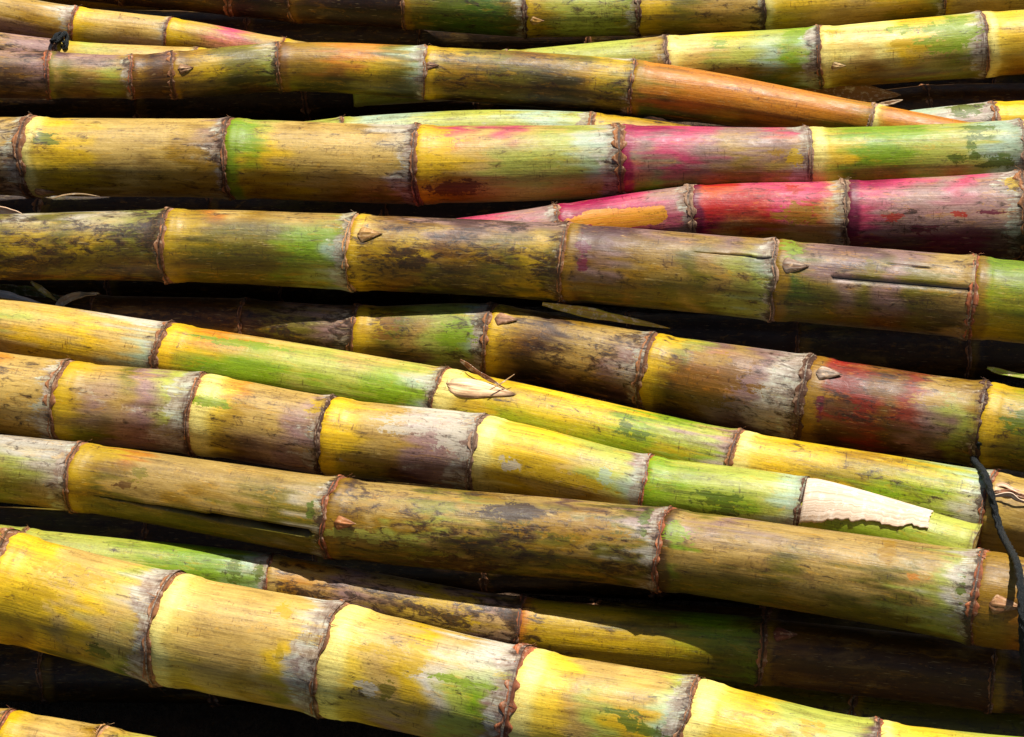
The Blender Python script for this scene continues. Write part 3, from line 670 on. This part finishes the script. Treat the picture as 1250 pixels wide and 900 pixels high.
blade('leaf_blade', [(662, 371, -2), (735, 385, -4), (818, 401, -8)], 6, (196, 166, 40), 'narrow yellow leaf sliver below the cracked stalk', seed=31, fold=.15)
blade('leaf_blade', [(1205, 449, -14), (1235, 457, -14), (1300, 468, -14)], 3.4, (150, 176, 60), 'green leaf tip at the right edge above the red-brown joint', seed=32)
blade('leaf_blade', [(930, 116, -36), (1010, 114, -36), (1100, 116, -36)], 22, (140, 92, 50), 'broad brown leaf in the shade under the pale yellow stalk', seed=33)
blade('leaf_blade', [(1070, 129, -16), (1085, 126, -14), (1102, 122, -12)], 3, (226, 206, 170), 'tiny white leaf splinter beside the end of the orange joint', seed=34)
blade('leaf_blade', [(778, 150, -14), (800, 148, -12), (822, 152, -14)], 6, (200, 172, 130), 'small straw leaf tip just above the magenta joint', seed=35)
blade('leaf_blade', [(-40, 254, 0), (2, 257, 2), (34, 264, -2)], 5, (216, 176, 140), 'curled pink-tan husk at the left edge above the olive stalk', seed=36, roll=.6)
blade('leaf_blade', [(-50, 352, -12), (5, 364, -10), (60, 374, -8)], 9, (214, 200, 180), 'white leaf scrap at the left edge below the olive stalk', seed=37)
blade('leaf_blade', [(0, 350, -18), (40, 358, -16), (82, 366, -16)], 12, (96, 100, 36), 'crumpled green leaf scrap at the left edge below the olive stalk', seed=38, roll=.5)
blade('leaf_blade', [(68, 374, -14), (90, 362, -12), (122, 358, -14)], 6, (170, 150, 110), 'grey-tan curled leaf scrap with a pointed tip above the tan joint', seed=39, roll=-.5)
blade('leaf_blade', [(38, 344, -10), (54, 356, -12), (70, 368, -16)], 3.5, (190, 170, 60), 'thin yellow stem lying across the green leaf scrap', seed=40)
blade('dry_fibre', [(62, 243, 4), (80, 238, 6), (100, 237, 6), (122, 240, 4)], 0.7, (170, 140, 100), 'thin curled fibre hanging under the left bud of the yellow stalk', 'fibre', seed=41, group=None)

def tube(name, C, r, mat, origin, twist=160.0, nv=14):
    C = np.array(C); n = len(C)
    k = np.linspace(0, 1, n); t = np.linspace(0, 1, 160)
    C = np.stack([catmull(k, C[:, i], t) for i in range(3)], -1)
    T = nrm(np.gradient(C, axis=0)); A = nrm(np.cross(T, np.array([0.3, 0.2, 0.9]))); B = np.cross(T, A)
    s_ = np.concatenate([[0], np.cumsum(np.linalg.norm(np.diff(C, axis=0), axis=1))])
    ph = np.linspace(0, 2 * math.pi, nv, endpoint=False)
    S_, PH = np.meshgrid(s_, ph, indexing='ij')
    rr = r * (1 + 0.24 * np.cos(3 * (PH + S_ * twist * 2.2)) + 0.08 * (vnoise(S_ * 300, PH, 3) - .5))
    P = C[:, None] + A[:, None] * (np.cos(PH) * rr)[..., None] + B[:, None] * (np.sin(PH) * rr)[..., None]
    V = np.concatenate([P.reshape(-1, 3), C[:1], C[-1:]]); N = 160 * nv
    f = grid_faces(160, nv, True).tolist()
    f += [[N, (j + 1) % nv, j] for j in range(nv)] + [[N + 1, N - nv + j, N - nv + (j + 1) % nv] for j in range(nv)]
    o = mesh_obj(name, V - origin, f, mat); o.location = origin
    return o

def on(key, px, py, k):
    c_ = STALKS[key]; S_, th = c_.sth(px, py)
    p, n_, T_ = c_.surf(np.array([S_]), np.array([th]), np.array([k])); return p[0]
pts = [on('C9', 1198, 540, 0.96), on('C9', 1193, 558, 1.04), on('C10', 1190, 577, 1.07), on('C10', 1200, 598, 1.22), on('C10', 1222, 640, 1.38), at(1242, 690, .034)[0], at(1247, 740, .036)[0], at(1249, 790, .020)[0], at(1254, 850, -.01)[0]]
tag(tube('twine', pts, 0.0016, M_TWINE, pts[0]), 'black twine crossing the stalks at the right edge', 'twine')
c3 = on('C3', 70, 56, 1.1)
loop = [c3 + np.array([0.0034 * math.cos(a) + .0005 * a, 0.003 * math.sin(2 * a), 0.0036 * math.sin(a) + 0.001]) for a in np.linspace(0, 11, 16)]
tag(tube('twine_knot', loop, 0.0011, M_TWINE, loop[0]), 'small black twine knot between the stalks at the upper left', 'twine')
